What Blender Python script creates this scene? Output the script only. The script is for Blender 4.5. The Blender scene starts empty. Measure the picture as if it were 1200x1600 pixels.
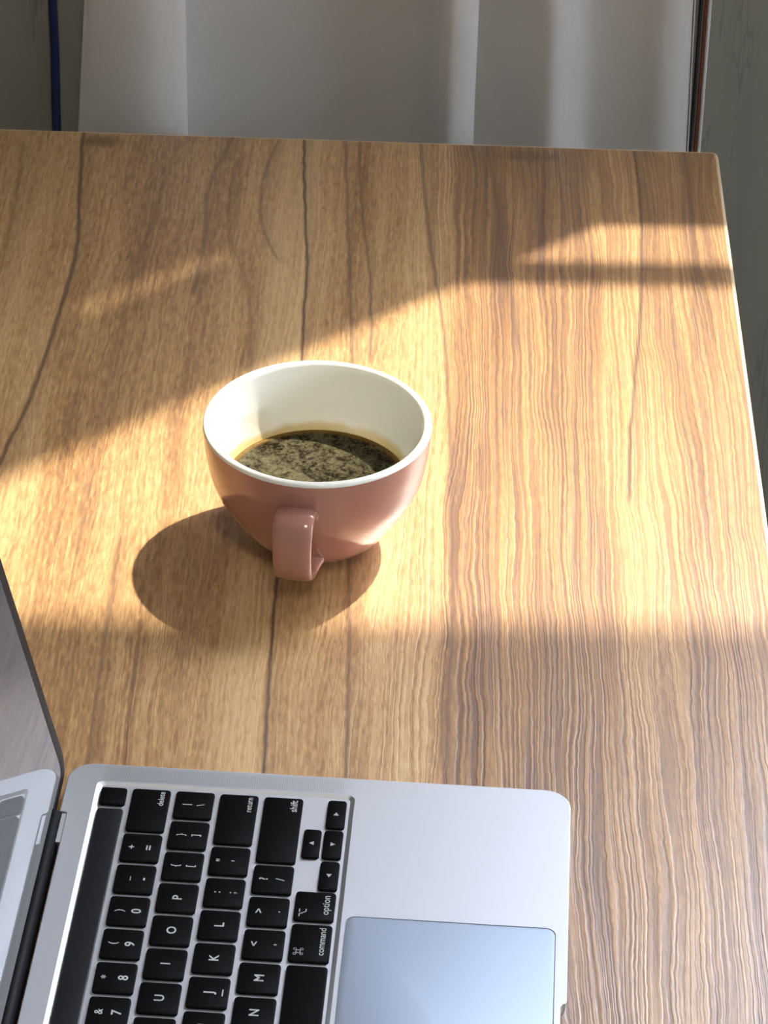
import bpy, bmesh, math, random
from mathutils import Matrix, Vector
random.seed(4)
S = bpy.context.scene
C = S.collection
PI = math.pi
TH = math.radians(3.9)            # the laptop is turned this much against the room

# ------------------------------------------------------------------ camera
cam_data = bpy.data.cameras.new('camera')
cam = bpy.data.objects.new('camera', cam_data); C.objects.link(cam)
cam_data.sensor_fit = 'VERTICAL'; cam_data.sensor_height = 32.0
cam_data.lens = 4614.03 / 1600 * 32.0
cam_data.clip_start = 0.05; cam_data.clip_end = 200
R = Matrix.Rotation(0.05022819 - TH, 4, 'Z') @ Matrix.Rotation(0.95825632, 4, 'X') @ Matrix.Rotation(0.0264914, 4, 'Z')
cam.matrix_world = Matrix.Translation((0.112841, -0.9657707, 1.5719914)) @ R
S.camera = cam

# ------------------------------------------------------------------ sky, sun, exposure
S.view_settings.view_transform = 'Standard'
S.view_settings.look = 'None'
S.view_settings.gamma = 1.0
S.view_settings.use_curve_mapping = False
S.view_settings.exposure = 0.36
SUN_EL, SUN_AZ = math.radians(57.2), math.radians(40.5)     # azimuth from +X towards +Y
world = bpy.data.worlds.new('world'); S.world = world; world.use_nodes = True
wn = world.node_tree.nodes; wl = world.node_tree.links
sky = wn.new('ShaderNodeTexSky'); sky.sky_type = 'NISHITA'; sky.sun_disc = False
sky.sun_elevation = SUN_EL; sky.sun_rotation = PI / 2 - SUN_AZ
sky.air_density = 1.0; sky.dust_density = 0.6; sky.ozone_density = 1.6
haze = wn.new('ShaderNodeHueSaturation'); haze.inputs['Saturation'].default_value = 0.55     # hazy, milky sky
wl.new(sky.outputs[0], haze.inputs['Color']); wl.new(haze.outputs[0], wn['Background'].inputs[0]); wn['Background'].inputs[1].default_value = 2.8
sun_data = bpy.data.lights.new('sun', 'SUN'); sun_data.energy = 8.6; sun_data.angle = math.radians(0.95)
sun_data.color = (1.0, 0.91, 0.77)
sun = bpy.data.objects.new('sun', sun_data); C.objects.link(sun)
to_sun = Vector((math.cos(SUN_EL) * math.cos(SUN_AZ), math.cos(SUN_EL) * math.sin(SUN_AZ), math.sin(SUN_EL)))
sun.rotation_euler = to_sun.to_track_quat('Z', 'Y').to_euler(); sun.location = to_sun * 6
FILL_POWER = 12.0

# ------------------------------------------------------------------ node helpers
class NT:
    def __init__(self, name):
        self.m = bpy.data.materials.new(name); self.m.use_nodes = True
        self.t = self.m.node_tree; self.n = self.t.nodes; self.l = self.t.links
        self.out = self.n['Material Output']; self.p = self.n['Principled BSDF']
    def set(self, sock, v):
        if hasattr(v, 'is_linked') or isinstance(v, bpy.types.NodeSocket): self.l.new(v, sock)
        elif isinstance(v, (tuple, list)):
            sock.default_value = tuple(v) + (1.0,) if (len(v) == 3 and sock.type == 'RGBA') else v
        else: sock.default_value = v
    def P(self, **k):
        for a, v in k.items(): self.set(self.p.inputs[a.replace('_', ' ')], v)
        return self
    def math(self, op, a, b=None, c=None, clamp=False):
        x = self.n.new('ShaderNodeMath'); x.operation = op; x.use_clamp = clamp
        for i, v in enumerate((a, b, c)):
            if v is not None: self.set(x.inputs[i], v)
        return x.outputs[0]
    def coord(self, kind='Object'): return self.n.new('ShaderNodeTexCoord').outputs[kind]
    def sep(self, v):
        s = self.n.new('ShaderNodeSeparateXYZ'); self.l.new(v, s.inputs[0]); return s.outputs
    def comb(self, x, y, z=0.0):
        s = self.n.new('ShaderNodeCombineXYZ')
        for i, v in enumerate((x, y, z)): self.set(s.inputs[i], v)
        return s.outputs[0]
    def noise(self, vec, scale, detail=3, rough=0.5, dist=0.0):
        x = self.n.new('ShaderNodeTexNoise'); self.l.new(vec, x.inputs['Vector'])
        x.inputs['Scale'].default_value = scale; x.inputs['Detail'].default_value = detail
        x.inputs['Roughness'].default_value = rough; x.inputs['Distortion'].default_value = dist
        return x.outputs['Fac']
    def range(self, v, a, b, c=0.0, d=1.0, smooth=False):
        x = self.n.new('ShaderNodeMapRange'); x.interpolation_type = 'SMOOTHSTEP' if smooth else 'LINEAR'
        for i, u in enumerate((v, a, b, c, d)): self.set(x.inputs[i], u)
        return x.outputs[0]
    def ramp(self, v, stops, interp='LINEAR'):
        x = self.n.new('ShaderNodeValToRGB'); self.l.new(v, x.inputs[0]); e = x.color_ramp.elements
        x.color_ramp.interpolation = interp
        while len(e) < len(stops): e.new(0.5)
        for i, (p, c) in enumerate(stops):
            e[i].position = p; e[i].color = (tuple(c) + (1,)) if isinstance(c, (tuple, list)) else (c, c, c, 1)
        return x.outputs[0]
    def mix(self, f, a, b, mode='MIX'):
        x = self.n.new('ShaderNodeMix'); x.data_type = 'RGBA'; x.blend_type = mode
        self.set(x.inputs[0], f); self.set(x.inputs[6], a); self.set(x.inputs[7], b)
        return x.outputs[2]
    def curve(self, v, pts):
        x = self.n.new('ShaderNodeFloatCurve'); self.l.new(v, x.inputs['Value'])
        cv = x.mapping.curves[0]
        while len(cv.points) < len(pts): cv.points.new(0.5, 0.5)
        for q, (a, b) in zip(cv.points, pts): q.location = (a, b)
        x.mapping.update(); return x.outputs[0]
    def bump(self, h, strength, dist):
        x = self.n.new('ShaderNodeBump'); self.l.new(h, x.inputs['Height'])
        x.inputs['Strength'].default_value = strength; x.inputs['Distance'].default_value = dist
        self.l.new(x.outputs[0], self.p.inputs['Normal']); return self

def plain(name, col, rough=0.5, metal=0.0, **k):
    t = NT(name); t.P(Base_Color=col, Roughness=rough, Metallic=metal, **k); return t.m

# ------------------------------------------------------------------ materials
def wood_material():
    t = NT('table_wood')
    o = t.sep(t.coord()); x0, y = o[0], o[1]
    base = t.comb(x0, t.math('MULTIPLY', y, 0.28))
    w1 = t.noise(base, 16, 2); w2 = t.noise(base, 55, 2)
    x = t.math('ADD', x0, t.math('MULTIPLY', t.math('SUBTRACT', w1, 0.5), 0.022))
    x = t.math('ADD', x, t.math('MULTIPLY', t.math('SUBTRACT', w2, 0.5), 0.004))
    st = t.comb(x, t.math('MULTIPLY', y, 0.05))
    st2 = t.comb(x, t.math('MULTIPLY', y, 0.035), 3.1)
    por = t.comb(x0, t.math('MULTIPLY', y, 0.16), 7.7)
    broad = t.noise(st, 75, 3, 0.55)
    fine = t.noise(st2, 330, 3, 0.6, 0.2)
    pore = t.noise(por, 620, 2, 0.6, 0.5)
    # right half of the board is browner and more strongly ribbed, left half golden
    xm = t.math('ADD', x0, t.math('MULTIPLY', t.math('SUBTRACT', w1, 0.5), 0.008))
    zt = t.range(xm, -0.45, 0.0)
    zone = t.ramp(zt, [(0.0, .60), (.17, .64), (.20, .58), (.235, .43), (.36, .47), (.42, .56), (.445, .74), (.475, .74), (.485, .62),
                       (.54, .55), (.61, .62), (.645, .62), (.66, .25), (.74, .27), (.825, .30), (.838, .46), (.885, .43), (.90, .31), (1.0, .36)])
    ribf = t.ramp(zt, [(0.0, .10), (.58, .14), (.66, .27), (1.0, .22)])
    wob = t.math('MULTIPLY', t.math('SUBTRACT', t.noise(t.comb(x0, t.math('MULTIPLY', y, .8), 2.2), 48, 3, .6), .5), .0018)
    wob = t.math('ADD', wob, t.math('MULTIPLY', t.math('SUBTRACT', t.noise(t.comb(x0, t.math('MULTIPLY', y, .7), 8.2), 230, 1), .5), .0011))
    rib = t.range(t.noise(t.comb(t.math('ADD', x, wob), t.math('MULTIPLY', y, .007), 5.5), 600, 1.0, .5), .34, .66, 0, 1, True)
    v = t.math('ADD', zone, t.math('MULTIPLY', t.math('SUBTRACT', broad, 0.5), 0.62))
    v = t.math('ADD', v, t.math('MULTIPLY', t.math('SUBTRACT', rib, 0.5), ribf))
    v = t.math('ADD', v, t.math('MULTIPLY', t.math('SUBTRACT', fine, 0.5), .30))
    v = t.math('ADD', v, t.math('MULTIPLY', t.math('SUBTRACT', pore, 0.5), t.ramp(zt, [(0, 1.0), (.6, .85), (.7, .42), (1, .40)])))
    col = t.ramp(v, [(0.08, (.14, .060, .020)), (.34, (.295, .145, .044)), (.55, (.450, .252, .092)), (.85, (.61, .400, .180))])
    # the dark growth lines of the decor, in millimetres from the back right corner: (x, y) along each
    lines = [
        (2.0, .75, [(-373.6, -8), (-368.9, -66), (-362.3, -146), (-364, -200), (-366.2, -252), (-369.9, -301), (-375.2, -339), (-380, -400), (-384, -480)], None),
        (2.6, .35, [(-409.7, -3), (-404.1, -69), (-402, -134), (-404, -300)], (-10, -260)),
        (1.5, .85, [(-244, -1), (-238.9, -87), (-234.6, -151), (-233.9, -205), (-232.9, -243), (-234.4, -450), (-233.9, -485), (-233.1, -531), (-231.9, -573)], None),
        (1.7, .60, [(-219.5, 0), (-215, -86), (-209.5, -184), (-206.6, -242), (-203, -380), (-198.4, -497), (-196.6, -577)], None),
        (1.5, .60, [(-211.2, -1), (-206.7, -85), (-200.6, -149), (-197.8, -203), (-197, -247)], (30, -250)),
        (1.6, .50, [(-258.8, -6), (-264.7, -52), (-262.1, -104), (-255.1, -132), (-246.4, -154)], (30, -150)),
        (2.2, .55, [(-289.7, -22), (-295.4, -69), (-294.2, -98), (-293.3, -141), (-296, -200)], (30, -190)),
        (1.8, .35, [(-278, -10), (-282.5, -60), (-279, -119), (-266.9, -167), (-259.3, -245), (-256, -330)], (-20, -300)),
        (1.8, .60, [(-174.9, -3), (-169.7, -90), (-164.4, -154), (-158.8, -213), (-156, -276), (-153.2, -357), (-152.2, -395), (-151.9, -461), (-153.2, -527), (-154, -590)], None),
        (2.4, .50, [(-134.6, -16), (-128.5, -95), (-125.8, -144), (-122.6, -185), (-120, -260)], (30, -230)),
        (1.6, .75, [(-49.8, -2), (-48.2, -52), (-50.2, -125), (-51.3, -153), (-54.1, -194), (-60.6, -270), (-63.9, -312), (-68, -400)], (30, -370)),
        (2.2, .45, [(-20, -8), (-20.4, -95), (-23, -158), (-27, -260)], (30, -240)),
        (1.6, .50, [(-311, -380), (-309.2, -517), (-308, -579)], (-400, -640)),
        (1.3, .45, [(-294, -480), (-293.2, -535), (-291.9, -570)], (-490, -640)),
        (1.8, .55, [(-139.2, -300), (-139.5, -316), (-140.2, -350), (-140, -361)], (-312, -362)),
        (2.0, .35, [(-318, -10), (-322, -80), (-328, -160), (-331, -260), (-330, -420)], (0, -430)),
        (1.6, .30, [(-96, -10), (-92, -80), (-88, -190), (-91, -300), (-95, -420)], None),
    ]
    y01 = t.math('DIVIDE', y, -0.6)
    jit = t.math('MULTIPLY', t.math('SUBTRACT', t.noise(t.comb(x0, t.math('MULTIPLY', y, .6)), 130, 2), 0.5), 0.0022)
    xj = t.math('ADD', x0, jit)
    dark = None
    for w, k, pts, win in lines:
        f = t.curve(y01, sorted((min(1, max(0, -b / 600)), (a + 420) / 420) for a, b in pts))
        d = t.math('ABSOLUTE', t.math('SUBTRACT', xj, t.math('MULTIPLY_ADD', f, 0.42, -0.42)))
        m = t.range(d, 0.0, w * 1.25 / 1000, min(1, k * 1.25), 0.0, True)
        m2 = t.range(t.math('SUBTRACT', xj, t.math('MULTIPLY_ADD', f, 0.42, -0.42)), 0.0, w * 5 / 1000, k * .42, 0.0)
        m = t.math('MAXIMUM', m, t.math('MULTIPLY', m2, t.range(t.math('SUBTRACT', xj, t.math('MULTIPLY_ADD', f, 0.42, -0.42)), 0, .0004)))
        if win:
            a, b = win
            m = t.math('MULTIPLY', m, t.range(y, a / 1000, a / 1000 - .012, 0, 1, True))
            m = t.math('MULTIPLY', m, t.range(y, b / 1000, b / 1000 + .012, 0, 1, True))
        dark = m if dark is None else t.math('MAXIMUM', dark, m)
    col = t.mix(dark, col, (.105, .045, .016))
    # two knots by the back edge
    for kx, ky, rx, ry in ((-0.3630, -0.012, .016, .010), (-0.1120, -0.014, .022, .008)):
        dx = t.math('DIVIDE', t.math('SUBTRACT', x, kx), rx); dy = t.math('DIVIDE', t.math('SUBTRACT', y, ky), ry)
        r = t.math('ADD', t.math('MULTIPLY', dx, dx), t.math('MULTIPLY', dy, dy))
        col = t.mix(t.range(t.math('ADD', r, t.math('MULTIPLY', pore, .6)), .2, 1.3, .75, 0, True), col, (.12, .055, .022))
    # a chipped spot at the right edge
    dx = t.math('SUBTRACT', x0, -0.0060); dy = t.math('SUBTRACT', y, -0.3462)
    r = t.math('ADD', t.math('ABSOLUTE', dx), t.math('MULTIPLY', t.math('ABSOLUTE', dy), t.range(dx, -.004, .004, 2.2, .7)))
    col = t.mix(t.range(r, .0030, .0040, .8, 0), col, (.25, .12, .04))
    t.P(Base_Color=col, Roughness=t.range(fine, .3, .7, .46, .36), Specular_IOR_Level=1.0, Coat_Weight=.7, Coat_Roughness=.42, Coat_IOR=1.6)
    h = t.math('ADD', t.math('MULTIPLY', rib, t.math('MULTIPLY', ribf, 1.6)), t.math('MULTIPLY', pore, .25))
    t.bump(h, 0.6, 0.0006)
    return t.m

def wallpaper_material(name, a, b, vein):
    t = NT(name); o = t.sep(t.coord())
    v = t.comb(o[0], o[1], t.math('MULTIPLY', o[2], .11))
    n = t.noise(v, 9, 3, .6, .6)
    f = t.math('ABSOLUTE', t.math('SUBTRACT', t.noise(v, 38, 3, .6, .3), .5))
    m = t.range(f, 0.0, .012, .5, 0, True)
    g = t.noise(t.comb(o[0], o[1], t.math('MULTIPLY', o[2], .12)), 160, 2)
    col = t.mix(t.range(n, .3, .7), a, b)
    col = t.mix(t.math('MULTIPLY', g, .25), col, vein)
    col = t.mix(m, col, vein)
    t.P(Base_Color=col, Roughness=.7); return t.m

def curtain_material():
    t = NT('curtain_fabric')
    o = t.sep(t.coord())
    n = t.noise(t.comb(o[0], o[1], o[2]), 900, 2)
    col = t.mix(n, (.74, .71, .675), (.82, .79, .755))
    dif = t.n.new('ShaderNodeBsdfDiffuse'); tr = t.n.new('ShaderNodeBsdfTranslucent'); tp = t.n.new('ShaderNodeBsdfTransparent')
    t.set(dif.inputs[0], col); t.set(tr.inputs[0], col)
    m1 = t.n.new('ShaderNodeMixShader'); m1.inputs[0].default_value = .25
    t.l.new(dif.outputs[0], m1.inputs[1]); t.l.new(tr.outputs[0], m1.inputs[2])
    m2 = t.n.new('ShaderNodeMixShader'); m2.inputs[0].default_value = .25
    t.l.new(m1.outputs[0], m2.inputs[1]); t.l.new(tp.outputs[0], m2.inputs[2])
    t.l.new(m2.outputs[0], t.out.inputs[0]); return t.m

def glass_material():
    t = NT('window_glass')
    g = t.n.new('ShaderNodeBsdfGlossy'); g.inputs['Roughness'].default_value = 0.0
    tp = t.n.new('ShaderNodeBsdfTransparent'); fr = t.n.new('ShaderNodeFresnel'); fr.inputs[0].default_value = 1.3
    geo = t.n.new('ShaderNodeNewGeometry')
    m = t.n.new('ShaderNodeMixShader'); t.l.new(t.math('MULTIPLY', fr.outputs[0], t.math('SUBTRACT', 1.0, geo.outputs['Backfacing'])), m.inputs[0])
    t.l.new(tp.outputs[0], m.inputs[1]); t.l.new(g.outputs[0], m.inputs[2]); t.l.new(m.outputs[0], t.out.inputs[0])
    return t.m

def coffee_material():
    t = NT('coffee_liquid'); o = t.coord()
    a = t.noise(o, 190, 5, .7, .8); b = t.noise(o, 560, 4, .7, .5); c = t.noise(o, 45, 2)
    v = t.math('ADD', t.math('MULTIPLY', a, .55), t.math('MULTIPLY', b, .45))
    v = t.math('ADD', v, t.math('MULTIPLY', t.math('SUBTRACT', c, .5), .25))
    col = t.ramp(v, [(.38, (.003, .002, .001)), (.45, (.018, .013, .006)), (.53, (.062, .056, .030)), (.70, (.125, .115, .066))])
    s = t.sep(o)
    r = t.math('SQRT', t.math('ADD', t.math('MULTIPLY', s[0], s[0]), t.math('MULTIPLY', s[1], s[1])))
    col = t.mix(t.range(r, .0402, .0425, 0, .7), col, (.20, .11, .02))
    t.P(Base_Color=col, Roughness=.4, Specular_IOR_Level=.06); t.bump(v, .3, .0006); return t.m

def lining_material():
    t = NT('white_glaze'); o = t.sep(t.coord())
    n = t.noise(t.coord(), 60, 3, .6)
    z = t.math('ADD', o[2], t.math('MULTIPLY', t.math('SUBTRACT', n, .5), .006))
    ang = t.math('ARCTAN2', o[1], o[0])
    patch = t.math('MULTIPLY', t.range(ang, 2.05, 2.15, 0, 1), t.range(t.math('ADD', o[2], t.math('MULTIPLY', ang, .002)), .0535, .0525))
    patch = t.math('MULTIPLY', patch, t.range(n, .25, .5, .3, .8))
    st = t.math('MAXIMUM', t.range(z, .0350, .0395, .85, 0, True), t.math('MULTIPLY', patch, .25))
    col = t.mix(st, (.86, .85, .76), (.58, .42, .13))
    t.P(Base_Color=col, Roughness=.16); return t.m

def speaker_material():
    t = NT('speaker_perforation'); o = t.coord()
    v = t.n.new('ShaderNodeTexVoronoi'); v.inputs['Scale'].default_value = 1100; v.inputs['Randomness'].default_value = 0.1
    t.l.new(o, v.inputs['Vector'])
    col = t.mix(t.range(v.outputs['Distance'], .22, .34), (.36, .37, .39), (.57, .59, .615))
    t.P(Base_Color=col, Metallic=.9, Roughness=.45); return t.m

def screen_material():
    t = NT('screen_glow'); o = t.sep(t.coord())
    f = t.range(o[2], .012, .15)
    col = t.mix(f, (.30, .31, .345), (.075, .085, .10))  # graded glow added to tune the reflected tone, brighter near the hinge
    t.P(Base_Color=(.012, .012, .014), Roughness=.03, Emission_Color=col, Emission_Strength=.42); t.p.inputs['IOR'].default_value = 1.5
    return t.m

M = dict(
    wood=wood_material(),
    edge=plain('edge_band_wood', (.66, .50, .33), .4),
    wall=wallpaper_material('wallpaper', (.20, .192, .155), (.25, .238, .195), (.12, .11, .085)),
    room=plain('room_paint', (.52, .50, .47), .8), ceil=plain('ceiling_paint', (.8, .79, .76), .85),
    floor=wallpaper_material('floor_vinyl', (.20, .17, .13), (.26, .22, .17), (.10, .08, .06)),
    frame=plain('window_frame_paint', (.75, .74, .72), .4), glass=glass_material(), curtain=curtain_material(),
    seam=plain('curtain_seam', (.10, .10, .11), .8), rod=plain('brushed_steel', (.5, .5, .5), .35, 1),
    blue=plain('blue_cable', (.006, .016, .075), .45), black=plain('black_cable', (.008, .009, .012), .45),
    red=plain('red_cable', (.16, .022, .010), .45), white=plain('white_cable', (.55, .50, .47), .5),
    alu=plain('silver_aluminium', (.57, .59, .615), .50, .92), pad=plain('trackpad_glass', (.36, .42, .50), .58, .85),
    well=plain('well_aluminium', (.72, .735, .75), .38, .9),
    key=plain('key_black', (.003, .003, .0034), .5, 0, Specular_IOR_Level=.06), legend=plain('legend_white', (.42, .44, .43), .5),
    bar=plain('touch_strip_black', (.010, .011, .013), .35, 0, Specular_IOR_Level=.3), rubber=plain('black_rubber', (.006, .0055, .005), .5, 0, Specular_IOR_Level=.3),
    hinge=plain('hinge_black', (.004, .004, .004), .45, 0, Specular_IOR_Level=.08), screen=screen_material(), speaker=speaker_material(),
    pink=plain('pink_glaze', (.42, .195, .15), .14, Coat_Weight=.4, Coat_Roughness=.05), lining=lining_material(), coffee=coffee_material(),
    steel=plain('dark_powder_steel', (.05, .05, .05), .5),
    lamp=NT('fill_diffuser').P(Base_Color=(.9, .9, .9), Emission_Color=(1, .95, .88), Emission_Strength=6.0).m,
)

# ------------------------------------------------------------------ mesh helpers
def link(name, bm, mat, parent=None, smooth=False, angle=None):
    me = bpy.data.meshes.new(name)
    bmesh.ops.recalc_face_normals(bm, faces=bm.faces); bm.to_mesh(me); bm.free()
    if smooth:
        for q in me.polygons: q.use_smooth = True
        if angle: me.set_sharp_from_angle(angle=math.radians(angle))
    me.materials.append(mat)
    o = bpy.data.objects.new(name, me); C.objects.link(o)
    if parent: o.parent = parent
    return o
def empty(name, loc, rz=0.0):
    o = bpy.data.objects.new(name, None); C.objects.link(o); o.location = loc; o.rotation_euler = (0, 0, rz)
    o.empty_display_size = .02; return o
def tag(o, label, cat, group=None):
    o['label'] = label; o['category'] = cat
    if group: o['group'] = group
    return o
def struct(o): o['kind'] = 'structure'; return o
def box(bm, a, b):
    v = [bm.verts.new((x, y, z)) for x in (a[0], b[0]) for y in (a[1], b[1]) for z in (a[2], b[2])]
    for f in ((0, 1, 3, 2), (4, 6, 7, 5), (0, 4, 5, 1), (2, 3, 7, 6), (0, 2, 6, 4), (1, 5, 7, 3)): bm.faces.new([v[i] for i in f])
    return bm
def boxes(*l):
    bm = bmesh.new()
    for a, b in l: box(bm, a, b)
    return bm
def rrect(x0, y0, x1, y1, r, n=5):
    p = []
    for cx, cy, a in ((x1 - r, y1 - r, 0), (x0 + r, y1 - r, PI / 2), (x0 + r, y0 + r, PI), (x1 - r, y0 + r, 1.5 * PI)):
        for i in range(n + 1):
            t = a + PI / 2 * i / n; p.append((cx + r * math.cos(t), cy + r * math.sin(t)))
    return p
def ring(bm, pts, z): return [bm.verts.new((x, y, z)) for x, y in pts]
def bridge(bm, A, B):
    n = len(A)
    for i in range(n): bm.faces.new((A[i], A[(i + 1) % n], B[(i + 1) % n], B[i]))
def tube(bm, pts, r, n=10, close=True):
    rings = []
    for i, p in enumerate(pts):
        p = Vector(p); d = (Vector(pts[min(i + 1, len(pts) - 1)]) - Vector(pts[max(i - 1, 0)])).normalized()
        u = d.cross(Vector((0.31, 0.95, 0.02))).normalized(); w = d.cross(u)
        rings.append([bm.verts.new(p + r * (math.cos(2 * PI * k / n) * u + math.sin(2 * PI * k / n) * w)) for k in range(n)])
    for a, b in zip(rings, rings[1:]): bridge(bm, a, b)
    if close: bm.faces.new(rings[0]); bm.faces.new(rings[-1])
    return bm
def lathe(bm, prof, n=96, cap0=False, cap1=False):
    R_ = [[bm.verts.new((r * math.cos(2 * PI * k / n), r * math.sin(2 * PI * k / n), z)) for k in range(n)] for r, z in prof]
    for a, b in zip(R_, R_[1:]): bridge(bm, a, b)
    if cap0: bm.faces.new(R_[0])
    if cap1: bm.faces.new(R_[-1])
    return bm
def spline(pts, n=8):
    out = []; P = [Vector(p) for p in pts]
    for i in range(len(P) - 1):
        p0, p1, p2, p3 = P[max(i - 1, 0)], P[i], P[i + 1], P[min(i + 2, len(P) - 1)]
        for k in range(n):
            t = k / n
            out.append(.5 * ((2 * p1) + (p2 - p0) * t + (2 * p0 - 5 * p1 + 4 * p2 - p3) * t * t + (3 * p1 - p0 - 3 * p2 + p3) * t ** 3))
    out.append(P[-1]); return out

# ------------------------------------------------------------------ the room
X0, X1, Y0, Y1, H = -2.2, 2.4, -2.8, 0.72, 2.8
WT = 0.10                                        # wall thickness
# window opening in the back wall
OX0, OX1, OZ0, OZ1 = 0.265, 1.58, 1.280, 2.500
struct(link('floor', boxes(((X0 - .1, Y0 - .1, -.06), (X1 + .1, Y1 + WT, 0))), M['floor']))
struct(link('ceiling', boxes(((X0 - .1, Y0 - .1, H), (X1 + .1, Y1 + WT, H + .06))), M['ceil']))
struct(link('wall_left', boxes(((X0 - .1, Y0 - .1, 0), (X0, Y1 + WT, H))), M['room']))
QY0, QY1, QZ0, QZ1 = -0.95, 0.0, 1.0, 1.85       # unseen window added in the right wall as side fill
struct(link('wall_right', boxes(((X1, Y0 - .1, 0), (X1 + .1, QY0, H)), ((X1, QY1, 0), (X1 + .1, Y1 + WT, H)),
                                ((X1, QY0, 0), (X1 + .1, QY1, QZ0)), ((X1, QY0, QZ1), (X1 + .1, QY1, H))), M['room']))
struct(link('wall_front', boxes(((X0, Y0 - .1, 0), (X1, Y0, H))), M['room']))
struct(link('wall_back', boxes(((X0, Y1, 0), (OX0, Y1 + WT, H)), ((OX1, Y1, 0), (X1, Y1 + WT, H)),
                               ((OX0, Y1, 0), (OX1, Y1 + WT, OZ0)), ((OX0, Y1, OZ1), (OX1, Y1 + WT, H))), M['wall']))
struct(link('baseboard_back', boxes(((X0, Y1 - .012, 0), (X1, Y1, .08))), M['frame']))
win = struct(empty('window_1', ((OX0 + OX1) / 2, Y1 + .03, OZ0)))
def wpart(name, a, b, m='frame'):
    o = link(name, boxes((Vector(a) - win.location, Vector(b) - win.location)), M[m], win); return o
FY0, FY1 = Y1 + .022, Y1 + .036                  # slim frame section
WX0, WX1, WZ0, WZ1 = 0.554, 1.50, 1.358, 2.276   # daylight opening of the main light
BZ0, BZ1 = 1.486, 1.516                          # horizontal bar
SX0, SX1, SZ0, SZ1 = 0.383, 0.413, 1.455, 1.640  # added slit, sized to throw a faint sun streak on the table
wpart('bottom_rail', (OX0, FY0, OZ0), (OX1, FY1, WZ0))
wpart('top_rail', (OX0, FY0, WZ1), (OX1, FY1, OZ1))
wpart('right_stile', (WX1, FY0, WZ0), (OX1, FY1, WZ1))
wpart('middle_stile', (SX1, FY0, WZ0), (WX0, FY1, WZ1))
wpart('left_stile', (OX0, FY0, WZ0), (SX0, FY1, WZ1))
wpart('glazing_bar', (WX0, FY0, BZ0), (WX1, FY1, BZ1))
wpart('slit_mask', (SX0, FY0, WZ0), (SX1, FY1, SZ0))  # boards added above and below the slit to bound the sun streak
wpart('slit_mask', (SX0, FY0, SZ1), (SX1, FY1, WZ1))
GY = FY0 + .008
wpart('pane', (WX0, GY, BZ1), (WX1, GY + .004, WZ1), 'glass')
wpart('pane', (WX0, GY, WZ0), (WX1, GY + .004, BZ0), 'glass')
wpart('pane', (SX0, GY, SZ0), (SX1, GY + .004, SZ1), 'glass')

wb = struct(empty('fill_window', (X1 + .05, (QY0 + QY1) / 2, QZ0)))  # added out of view to let sky light in from the right
def wpart2(name, a, b, m='frame'):
    return link(name, boxes((Vector(a) - wb.location, Vector(b) - wb.location)), M[m], wb)
A0, A1 = X1 + .03, X1 + .06
wpart2('bottom_rail', (A0, QY0, QZ0), (A1, QY1, QZ0 + .06)); wpart2('top_rail', (A0, QY0, QZ1 - .06), (A1, QY1, QZ1))
for a, b in ((QY0, QY0 + .06), (-.505, -.445), (QY1 - .06, QY1)): wpart2('stile', (A0, a, QZ0 + .06), (A1, b, QZ1 - .06))
for a, b in ((QY0 + .06, -.505), (-.445, QY1 - .06)): wpart2('pane', (A0 + .012, a, QZ0 + .06), (A0 + .016, b, QZ1 - .06), 'glass')
# unseen overhead fill light, added to brighten the room
lp = tag(empty('fill_light', (0.25, -1.35, H)), 'round white fill light added behind the viewer', 'lamp')
link('fill_housing', lathe(bmesh.new(), [(.001, 0), (.17, 0), (.17, -.03), (.155, -.035)], 48), M['frame'], lp, True, 40)
link('fill_diffuser', lathe(bmesh.new(), [(.155, -.032), (.13, -.05), (.07, -.06), (.001, -.062)], 48), M['lamp'], lp, True)
ld = bpy.data.lights.new('fill_glow', 'AREA'); ld.shape = 'DISK'; ld.size = .32; ld.energy = FILL_POWER; ld.color = (1, .95, .88)
lo = bpy.data.objects.new('fill_glow', ld); C.objects.link(lo); lo.parent = lp; lo.location = (0, 0, -.075)

# ------------------------------------------------------------------ curtain and cables behind the table
cu = tag(empty('curtain', (0.135, 0.66, 0.04)), 'thin grey white curtain hanging in folds behind the table', 'curtain')
path = spline([(-.049, .652, 0), (-.035, .646, 0), (-.015, .640, 0), (.002, .640, 0), (.0145, .645, 0), (.012, .656, 0), (-.006, .668, 0), (.02, .682, 0), (.06, .684, 0),
               (.10, .684, 0), (.14, .680, 0), (.158, .668, 0), (.170, .646, 0), (.180, .644, 0), (.1905, .655, 0), (.1870, .667, 0), (.187, .680, 0), (.198, .684, 0), (.212, .674, 0),
               (.236, .650, 0), (.258, .668, 0), (.285, .662, 0), (.305, .652, 0), (.3222, .656, 0)], 6)
bm = bmesh.new(); rows = []
NZ = 90
for j in range(NZ + 1):
    z = .04 + (2.59 - .04) * j / NZ
    row = []
    for i, q in enumerate(path):
        s = i / (len(path) - 1)
        x = q.x + (.757 - z) * (-.078 if s < .02 else .038 * s * s if s > .7 else 0) * (1 if abs(z - .757) < .15 else .15 / abs(z - .757))
        y = q.y + .0022 * math.sin(7 * z + 9 * s) * (1 - abs(2 * s - 1))
        ln = .795 + .10 * (.3215 - q.x) * -1
        if s > .78: y -= .0060 * math.exp(-((z - ln) / .007) ** 2) * (s - .78) / .22
        row.append(bm.verts.new((x - .135, y - .66, z - .04)))
    rows.append(row)
for a, b in zip(rows, rows[1:]):
    for i in range(len(a) - 1): bm.faces.new((a[i], a[i + 1], b[i + 1], b[i]))
cl = link('cloth', bm, M['curtain'], cu, True)
edge = [tuple(r[-1]) for r in [[v.co for v in cl.data.vertices[k * len(path):(k + 1) * len(path)]] for k in range(NZ + 1)]]
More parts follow.
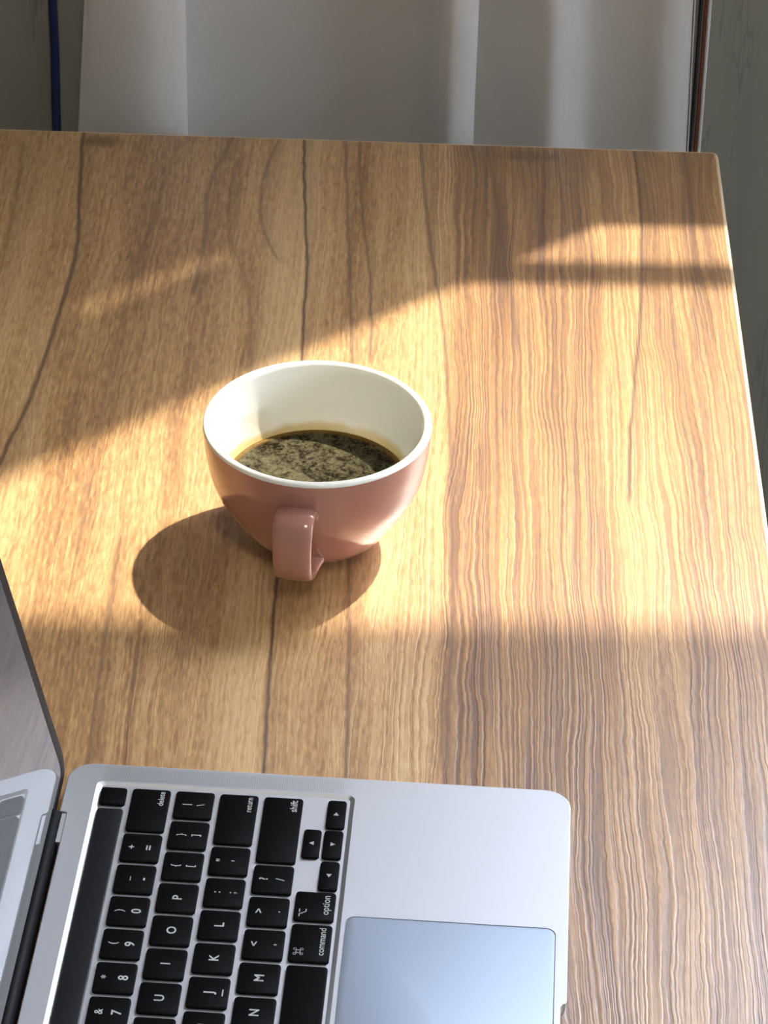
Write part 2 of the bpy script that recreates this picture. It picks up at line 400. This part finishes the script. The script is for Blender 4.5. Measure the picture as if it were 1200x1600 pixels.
sm = link('hem_seam', tube(bmesh.new(), [(e[0] - .0010, e[1] - .0006, e[2]) for e in edge], .00035, 6), M['seam'], cu, True); sm['label'] = 'thin dark seam along the right hem'
bm = bmesh.new(); tube(bm, [(-.10, .66, 2.62), (.2, .66, 2.62), (1.7, .66, 2.62)], .010, 16)
for x in (-.08, 1.66): tube(bm, [(x, .66, 2.62), (x, .69, 2.62), (x, .72, 2.62)], .006, 10)
tag(link('curtain_rod', bm, M['rod'], None, True, 40), 'steel rod above the window that carries the curtain', 'rod')
for k in range(7):
    bm = bmesh.new(); x = -.04 + .055 * k - .135
    tube(bm, [(x, math.cos(a) * .0145, 2.58 + math.sin(a) * .0145) for a in [2 * PI * q / 14 for q in range(15)]], .0015, 6)
    link('ring', bm, M['rod'], cu, True)
def cable(name, pts, r, m, label):
    o = link(name, tube(bmesh.new(), [tuple(p) for p in spline(pts, 6)], r, 10), M[m], None, True, 50); tag(o, label, 'cable'); return o
Yc = Y1 - .0035
cable('cable', [(-.0690, Yc, H - .02), (-.0700, Yc, 1.2), (-.0711, Yc, .80), (-.0712, Yc, .745), (-.0717, Yc, .715), (-.0724, Yc, .675), (-.074, Yc, .45), (-.073, Yc, .02)], .0029, 'blue',
      'dark blue cable hanging down the wall left of the curtain')
for dx, r, m, lab in ((-.0004, .0012, 'black', 'thin black cable running up the wall beside the curtain hem'),
                      (.0026, .0008, 'red', 'thin red brown cable between the black and white cables'),
                      (.0051, .0012, 'white', 'thin white cable right of the red brown one on the wall')):
    cable('cable', [(.320 + dx, Y1 - r - .0002, H - .02), (.3300 + dx, Y1 - r - .0002, 1.0), (.3321 + dx, Y1 - r - .0002, .79), (.3337 + dx, Y1 - r - .0002, .675), (.336 + dx, Y1 - r - .0002, .40), (.336 + dx, Y1 - r - .0002, .02)], r, m, lab)

# ------------------------------------------------------------------ table
TX, TY, TZ = 0.3314629, 0.5783099, 0.75
tb = tag(empty('table', (TX, TY, 0), math.radians(2.09228) - TH), 'wood grain table with pale edge band carrying the cup and laptop', 'table')
W_, D_, T_, E_ = 1.25, 1.00, .025, .0022         # width, depth, thickness, edge band
bm = bmesh.new()
rg = [ring(bm, rrect(-W_ + E_, -D_ + E_, -E_, -E_, .003, 3), z) for z in (0, -T_)]
bridge(bm, *rg); bm.faces.new(rg[0]); bm.faces.new(rg[1])
top = link('table_top', bm, M['wood'], tb); top.location = (0, 0, TZ)
bm = bmesh.new()
def er(ins, r): return rrect(-W_ + ins, -D_ + ins, -ins, -ins, r, 4)
prof = [(E_, -.0001), (.0016, 0), (.0007, -.0004), (.0001, -.0014), (0, -.003), (0, -T_ + .002), (.001, -T_), (E_, -T_)]
rg = [ring(bm, er(i, max(.0045 - i, .0008)), z) for i, z in prof]
for a, b in zip(rg, rg[1:]): bridge(bm, a, b)
eb = link('edge_band', bm, M['edge'], tb, True, 60); eb.location = (0, 0, TZ); eb['label'] = 'pale wood edge band around the table top'
for lx in (-W_ + .06, -.06):
    for ly in (-D_ + .06, -.06):
        bm = boxes(((lx - .02, ly - .02, .008), (lx + .02, ly + .02, TZ - T_))); tube(bm, [(lx, ly, 0), (lx, ly, .004), (lx, ly, .009)], .016, 16)
        link('leg', bm, M['steel'], tb)
for ly in (-D_ + .06, -.06): link('rail', boxes(((-W_ + .08, ly - .015, TZ - T_ - .05), (-.08, ly + .015, TZ - T_))), M['steel'], tb)

# ------------------------------------------------------------------ coffee cup
cup = tag(empty('coffee_cup', (0.1012928, 0.1802279, TZ)), 'pink glazed ceramic cup with white inside and strap handle on the table', 'cup')
mm = .001
prof = spline([(20.5, 0.9, 0), (22.8, 3, 0), (30, 8, 0), (36.6, 15, 0), (43.2, 25, 0), (49.2, 38, 0), (52, 52, 0), (53, 62, 0), (53.2, 66.2, 0)], 6)
bm = bmesh.new()
lathe(bm, [(.001 * mm, 1.5 * mm), (16.5 * mm, 1.5 * mm), (17 * mm, 0.1 * mm), (18.5 * mm, 0), (20.2 * mm, .3 * mm)] + [(p.x * mm, p.y * mm) for p in prof])
link('body', bm, M['pink'], cup, True, 60)
bm = bmesh.new()
inn = spline([(52.3, 67.85, 0), (51, 68.05, 0), (49.9, 67.5, 0), (49.3, 66, 0), (49.0, 62, 0), (48.0, 52, 0), (45.2, 38, 0), (39.2, 25, 0), (32, 14.5, 0), (20, 8, 0), (8, 6.2, 0), (.01, 6, 0)], 6)
lathe(bm, [(53.22 * mm, 66.2 * mm), (53.1 * mm, 67.2 * mm)] + [(p.x * mm, p.y * mm) for p in inn])
link('lining', bm, M['lining'], cup, True)['label'] = 'white glazed inside and rim with coffee stain ring'
# strap handle: a rounded rectangle swept along a loop in the (radial, up) plane
HA = math.radians(-99.0)
hp = spline([(47.5, 46.0, 0), (51.5, 51.2, 0), (56, 53.6, 0), (61, 52.2, 0), (64.7, 47.3, 0), (66, 41, 0), (65.6, 34, 0), (63, 26.5, 0), (58, 20.5, 0), (51, 16.8, 0), (44, 15, 0), (36.5, 15, 0)], 6)
bm = bmesh.new(); rgs = []
sec = rrect(-1, -1, 1, 1, .62, 4)
for i, q in enumerate(hp):
    s = i / (len(hp) - 1)
    d = (hp[min(i + 1, len(hp) - 1)] - hp[max(i - 1, 0)]).normalized(); nrm = Vector((-d.y, d.x, 0))
    fl = 1 + .06 * max(0, 1 - s / .12) ** 2 + .2 * max(0, 1 - (1 - s) / .15) ** 2
    hw, ht = (9.3 - 1.0 * s) * fl, 2.4 * fl
    rr = []
    for a, b in sec:
        p = q + nrm * b * ht; side = a * hw
        rr.append(bm.verts.new(((p.x * math.cos(HA) - side * math.sin(HA)) * mm, (p.x * math.sin(HA) + side * math.cos(HA)) * mm, p.y * mm)))
    rgs.append(rr)
for a, b in zip(rgs, rgs[1:]): bridge(bm, a, b)
bm.faces.new(rgs[0]); bm.faces.new(rgs[-1])
link('handle', bm, M['pink'], cup, True, 60)
bm = bmesh.new()
lathe(bm, [(.01 * mm, 0), (20 * mm, 0), (36 * mm, 0), (41 * mm, 0), (42.6 * mm, .15 * mm), (43.1 * mm, .5 * mm), (43.2 * mm, .2 * mm), (42.0 * mm, -1 * mm), (.01 * mm, -1 * mm)])
cf = link('coffee', bm, M['coffee'], None, True); cf.location = (0.1012928, 0.1802279, TZ + .0335)
tag(cf, 'black coffee with speckled foam filling the pink cup halfway', 'coffee')

# ------------------------------------------------------------------ laptop: local x = hinge to front, y = -u (u from its right side), deck at z = 11 mm
lap = tag(empty('laptop', (0, 0, TZ), -TH), 'open silver laptop with black keys, screen side at left, on the table', 'laptop')
DK = 11 * mm
DV, DU = 212.4, 304.1
def deck_outline(ins):
    r = 11.0; p = []
    def arc(cx, cy, a):
        for i in range(9):
            t = a + PI / 2 * i / 8; p.append((cx + (r - ins) * math.cos(t), cy + (r - ins) * math.sin(t)))
    # (v, u), counter-clockwise in that plane
    arc(DV - r, DU - r, 0); arc(r, DU - r, PI / 2)
    s = ins
    p.extend([(s, DU - 32 + s * 0), (3 + s, DU - 32 - s), (3 + s, 32 + s), (s, 32)])
    arc(r, r, PI); arc(DV - r, r, 1.5 * PI)
    n0, n1 = 126.8, DU - 126.8
    p.extend([(DV - s, n0 - 1.6), (DV - .5 - s, n0 - .4), (DV - 1.6 - s, n0 + .3), (DV - 2.4 - s, n0 + 1.6), (DV - 2.4 - s, n1 - 1.6), (DV - 1.6 - s, n1 - .3), (DV - .5 - s, n1 + .4), (DV - s, n1 + 1.6)])
    return p
def L(p): return [(v * mm, -u * mm) for v, u in p]
bm = bmesh.new()
levels = [(0.55, 0), (0.16, -.16), (0, -.55), (0, -4.2), (.8, -6.5), (4, -9.0), (9, -10.0)]
rgs = [ring(bm, L(deck_outline(i)), DK + z * mm) for i, z in levels]
for a, b in zip(rgs, rgs[1:]): bridge(bm, a, b)
bm.faces.new(rgs[-1])
wo = ring(bm, L(rrect(12.9, 11.4, 121.9, DU - 11.4, 2.6)), DK)
wi = ring(bm, L(rrect(15.05, 12.5, 120.0, DU - 12.5, 1.6)), DK - 1.25 * mm)
to = ring(bm, L(rrect(123.5, 84.7, 207.5, DU - 84.7, 4.2)), DK)
ti = ring(bm, L(rrect(123.5, 84.7, 207.5, DU - 84.7, 4.2)), DK - .9 * mm)
bridge(bm, wo, wi); bridge(bm, to, ti); bm.faces.new(wi); bm.faces.new(ti)
ed = []
for lp_ in (rgs[0], wo, to):
    for i in range(len(lp_)): ed.append(bm.edges.get((lp_[i], lp_[(i + 1) % len(lp_)])))
bmesh.ops.triangle_fill(bm, use_beauty=True, use_dissolve=False, edges=ed, normal=(0, 0, 1))
link('deck', bm, M['alu'], lap)
for u, v in ((24, 16), (DU - 24, 16), (24, DV - 18), (DU - 24, DV - 18)):
    bm = lathe(bmesh.new(), [(.01 * mm, 0), (7 * mm, 0), (8 * mm, .4 * mm), (8 * mm, 1.4 * mm)], 24); o = link('foot', bm, M['rubber'], lap, True, 40); o.location = (v * mm, -u * mm, 0)
def rounded_block(w, d, h, r, bev, mat, name, n=4):
    """w along x, d along y, base at z = 0"""
    bm = bmesh.new()
    rg = [ring(bm, rrect(-w / 2 + i, -d / 2 + i, w / 2 - i, d / 2 - i, max(r - i, .1 * mm), n), z)
          for i, z in ((0, 0), (0, h - bev), (bev * .3, h - bev * .3), (bev, h))]
    for a, b in zip(rg, rg[1:]): bridge(bm, a, b)
    bm.faces.new(rg[-1]); return link(name, bm, mat, lap, True, 45)
# trackpad
o = rounded_block(83.3 * mm, (DU - 170.0) * mm, .8 * mm, 3.9 * mm, .12 * mm, M['pad'], 'trackpad', 6); o.location = (165.5 * mm, -DU / 2 * mm, DK - .88 * mm)
# speaker strips beside the keyboard
for u0, u1 in ((1.8, 10.4), (DU - 10.4, DU - 1.8)):
    link('speaker_grille', boxes(((14.9 * mm, -u1 * mm, DK - .02 * mm), (117.2 * mm, -u0 * mm, DK + .03 * mm))), M['speaker'], lap)
# keys
KZ, KH = DK - 1.24 * mm, 1.30 * mm
cache = {}
def key(u0, u1, v0, v1, name='key', mat='key'):
    w, d = round(v1 - v0, 2), round(u1 - u0, 2)
    if (w, d, name) in cache:
        o = cache[(w, d, name)].copy(); C.objects.link(o)
    else:
        o = rounded_block(w * mm, d * mm, KH, 1.5 * mm, .38 * mm, M[mat], name, 3); cache[(w, d, name)] = o
    o.location = ((v0 + v1) / 2 * mm, -(u0 + u1) / 2 * mm, KZ); return o
dg = None
def legend(k, text, du, dv, size, align='CENTER', bold=0.0):
    """du: towards the user's right, dv: towards the front, from the key's middle, in mm"""
    cu_ = bpy.data.curves.new('key_legend', 'FONT'); cu_.body = text; cu_.size = size * mm; cu_.align_x = align; cu_.align_y = 'CENTER'
    cu_.offset = bold * mm; cu_.resolution_u = 3
    tmp = bpy.data.objects.new('tmp', cu_); C.objects.link(tmp)
    bpy.context.view_layer.update()
    me = bpy.data.meshes.new_from_object(tmp.evaluated_get(bpy.context.evaluated_depsgraph_get()))
    bpy.data.objects.remove(tmp); bpy.data.curves.remove(cu_)
    me.name = 'key_legend'; put(k, me, du, dv)
def put(k, me, du, dv):
    me.materials.clear(); me.materials.append(M['legend'])
    o = bpy.data.objects.new('key_legend', me); C.objects.link(o); o.parent = k
    o.rotation_euler = (0, 0, PI / 2); o.location = (dv * mm, du * mm, KH + .04 * mm)
def shape(k, polys, du, dv):
    """flat polygons, x to the user's right, y to the hinge, mm"""
    bm = bmesh.new()
    for p in polys: bm.faces.new([bm.verts.new((x * mm, y * mm, 0)) for x, y in p])
    me = bpy.data.meshes.new('key_legend'); bm.to_mesh(me); bm.free(); put(k, me, du, dv)
def strokes(pts, w):
    out = []
    for a, b in zip(pts, pts[1:]):
        a, b = Vector(a), Vector(b); d = (b - a).normalized() * w / 2; n = Vector((-d.y, d.x))
        out.append([tuple(q) for q in (a - d - n, b + d - n, b + d + n, a - d + n)])
    return out
P19 = 19.0
RB, R1, R2, R3, R4, R5 = (15.3, 26.3), (28.6, 44.7), (47.0, 63.2), (65.6, 81.7), (84.2, 100.5), (102.6, 118.8)
key(14.9, 25.7, *RB); key(DU - 29.6, DU - 14.9, *RB)
bar = key(28.2, DU - 31.8, RB[0], RB[1], 'touch_strip', 'bar'); bar['label'] = 'long dark glass touch strip above the number keys'
k = key(14.8, 41.2, *R1); legend(k, 'delete', 11.8, 4.6, 3.6, 'RIGHT', .04)
for i in range(13):
    u = 43.2 + P19 * i; k = key(u, u + 16.7, *R1)
    if i < 8:
        a, b = [('+', '='), ('_', '-'), (')', '0'), ('(', '9'), ('*', '8'), ('&', '7'), ('^', '6'), ('%', '5')][i]
        legend(k, a, 0, -3.6, 4.6, bold=.05); legend(k, b, 0, 3.4, 5.6, bold=.09)
for i in range(13):
    u = 14.8 + P19 * i; k = key(u, u + 16.8, *R2)
    if i < 3:
        a, b = [('|', '\\'), ('}', ']'), ('{', '[')][i]; legend(k, a, 0, -3.0, 4.4, bold=.05); legend(k, b, 0, 3.0, 4.4, bold=.05)
    elif i < 8: legend(k, 'POIUY'[i - 3], 0, .3, 5.4, bold=.09)
key(14.8 + P19 * 13, DU - 14.8, *R2)
k = key(15.0, 46.0, *R3); legend(k, 'return', 14.0, 4.6, 3.6, 'RIGHT', .04)
for i in range(11):
    u = 48.1 + P19 * i; k = key(u, u + 16.7, *R3)
    if i < 2:
        a, b = [('"', "'"), (':', ';')][i]; legend(k, a, 0, -3.2, 5.2, bold=.06); legend(k, b, 0, 3.0, 5.2, bold=.06)
    elif i < 7: legend(k, 'LKJHG'[i - 2], 0, .3, 5.4, bold=.09)
    if i == 4: shape(k, [[(-1.8, -.25), (1.8, -.25), (1.8, .25), (-1.8, .25)]], 0, 5.6)
key(48.1 + P19 * 11, DU - 14.9, *R3)
k = key(15.2, 55.6, *R4); legend(k, 'shift', 18.6, 4.6, 4.3, 'RIGHT', .04)
for i in range(10):
    u = 57.6 + P19 * i; k = key(u, u + 16.7, *R4)
    if i < 3:
        a, b = [('?', '/'), ('>', '.'), ('<', ',')][i]; legend(k, a, 0, -3.6, 5.0, bold=.07); legend(k, b, 0, 3.2, 5.0, bold=.06)
    elif i < 6: legend(k, 'MNB'[i - 3], 0, .3, 5.4, bold=.09)
key(57.6 + P19 * 10, DU - 15.0, *R4)
tri = [(-1.15, -.9), (1.15, -.9), (0, 1.1)]
def rot(p, a): return [(x * math.cos(a) - y * math.sin(a), x * math.sin(a) + y * math.cos(a)) for x, y in p]
for (u0, u1, v0, v1), a in (((15, 32.4, 110.9, 118.8), -PI / 2), ((34, 51.2, 102.5, 109.8), 0), ((34, 51.2, 110.9, 118.8), PI), ((53.2, 70.2, 110.9, 118.8), PI / 2)):
    k = key(u0, u1, v0, v1); shape(k, [rot(tri, a)], 0, 0)
k = key(71.9, 88.7, *R5)
legend(k, 'option', 6.6, 4.5, 4.3, 'RIGHT', .03)
shape(k, strokes([(-2.0, 1.3), (-.8, 1.3), (.8, -1.3), (2.0, -1.3)], .42) + strokes([(.5, 1.3), (2.0, 1.3)], .42), -4.2, -4.6)
k = key(90.9, 112.2, *R5)
legend(k, 'command', 8.9, 4.5, 4.0, 'RIGHT', .03)
pl = strokes([(-.8, -.8), (.8, -.8), (.8, .8), (-.8, .8), (-.8, -.8)], .36)
for sx in (-1, 1):
    for sy in (-1, 1):
        pl += strokes([(sx * 1.35 + .55 * math.cos(a), sy * 1.35 + .55 * math.sin(a)) for a in [2 * PI * q / 8 for q in range(9)]], .36)
shape(k, pl, -5.2, -4.4)
key(114.5, 207.2, *R5); key(209.6, 231.0, *R5); key(233.3, 250.0, *R5); key(252.3, 269.0, *R5); key(271.3, DU - 15, *R5)
# hinge
link('hinge_cover', tube(bmesh.new(), [(-2.6 * mm, -33 * mm, DK - 2.8 * mm), (-2.6 * mm, -150 * mm, DK - 2.8 * mm), (-2.6 * mm, -(DU - 33) * mm, DK - 2.8 * mm)], 4.6 * mm, 28), M['hinge'], lap, True, 50)
for u0, u1 in ((33, 51), (DU - 51, DU - 33)):
    link('hinge_insert', boxes(((1.1 * mm, -u1 * mm, DK - 5 * mm), (3.0 * mm, -u0 * mm, DK - .3 * mm))), M['alu'], lap)
# lid, leaning back by 11.9 degrees
LT = math.radians(11.9)
lid_m = Matrix.Translation((-3.35 * mm, 0, DK + 4 * mm)) @ Matrix.Rotation(-LT, 4, 'Y')
def lid_part(name, bm, mat, parent, angle=40):
    o = link(name, bm, mat, parent, True, angle); return o
def lrings(bm, defs):
    """defs: (inset right/left, inset bottom, radius, x depth); local: y = -u, z along the lid"""
    out = []
    for i, ib, r, x in defs:
        out.append([bm.verts.new((x * mm, -u * mm, z * mm)) for z, u in rrect(-7.0 + ib, i, 204.0 - i, DU - i, r, 8)])
    return out
bm = bmesh.new(); rg = lrings(bm, [(.6, .6, 9, -.1), (.1, .1, 9.5, -.6), (0, 0, 9.6, -2.5), (1.2, 1.2, 9, -4.2), (3, 3, 8, -4.6)])
for a, b in zip(rg, rg[1:]): bridge(bm, a, b)
bm.faces.new(rg[0]); bm.faces.new(rg[-1])
lid = link('lid', bm, M['alu'], lap, True, 40); lid.matrix_basis = lid_m
bm = bmesh.new(); rg = lrings(bm, [(.7, .7, 9, -.05), (.9, .9, 9, .25), (8.2, 4.2, 5, .25), (8.6, 4.6, 4.6, .05)])
for a, b in zip(rg, rg[1:]): bridge(bm, a, b)
link('screen_bezel', bm, M['rubber'], lid, True, 40)['label'] = 'black border around the screen'
bm = bmesh.new(); rg = lrings(bm, [(8.3, 4.3, 4.8, .10), (8.4, 4.4, 4.8, .16)])
bridge(bm, *rg); bm.faces.new(rg[1])
link('screen', bm, M['screen'], lid)['label'] = 'glossy screen with grey glow added to its reflection'
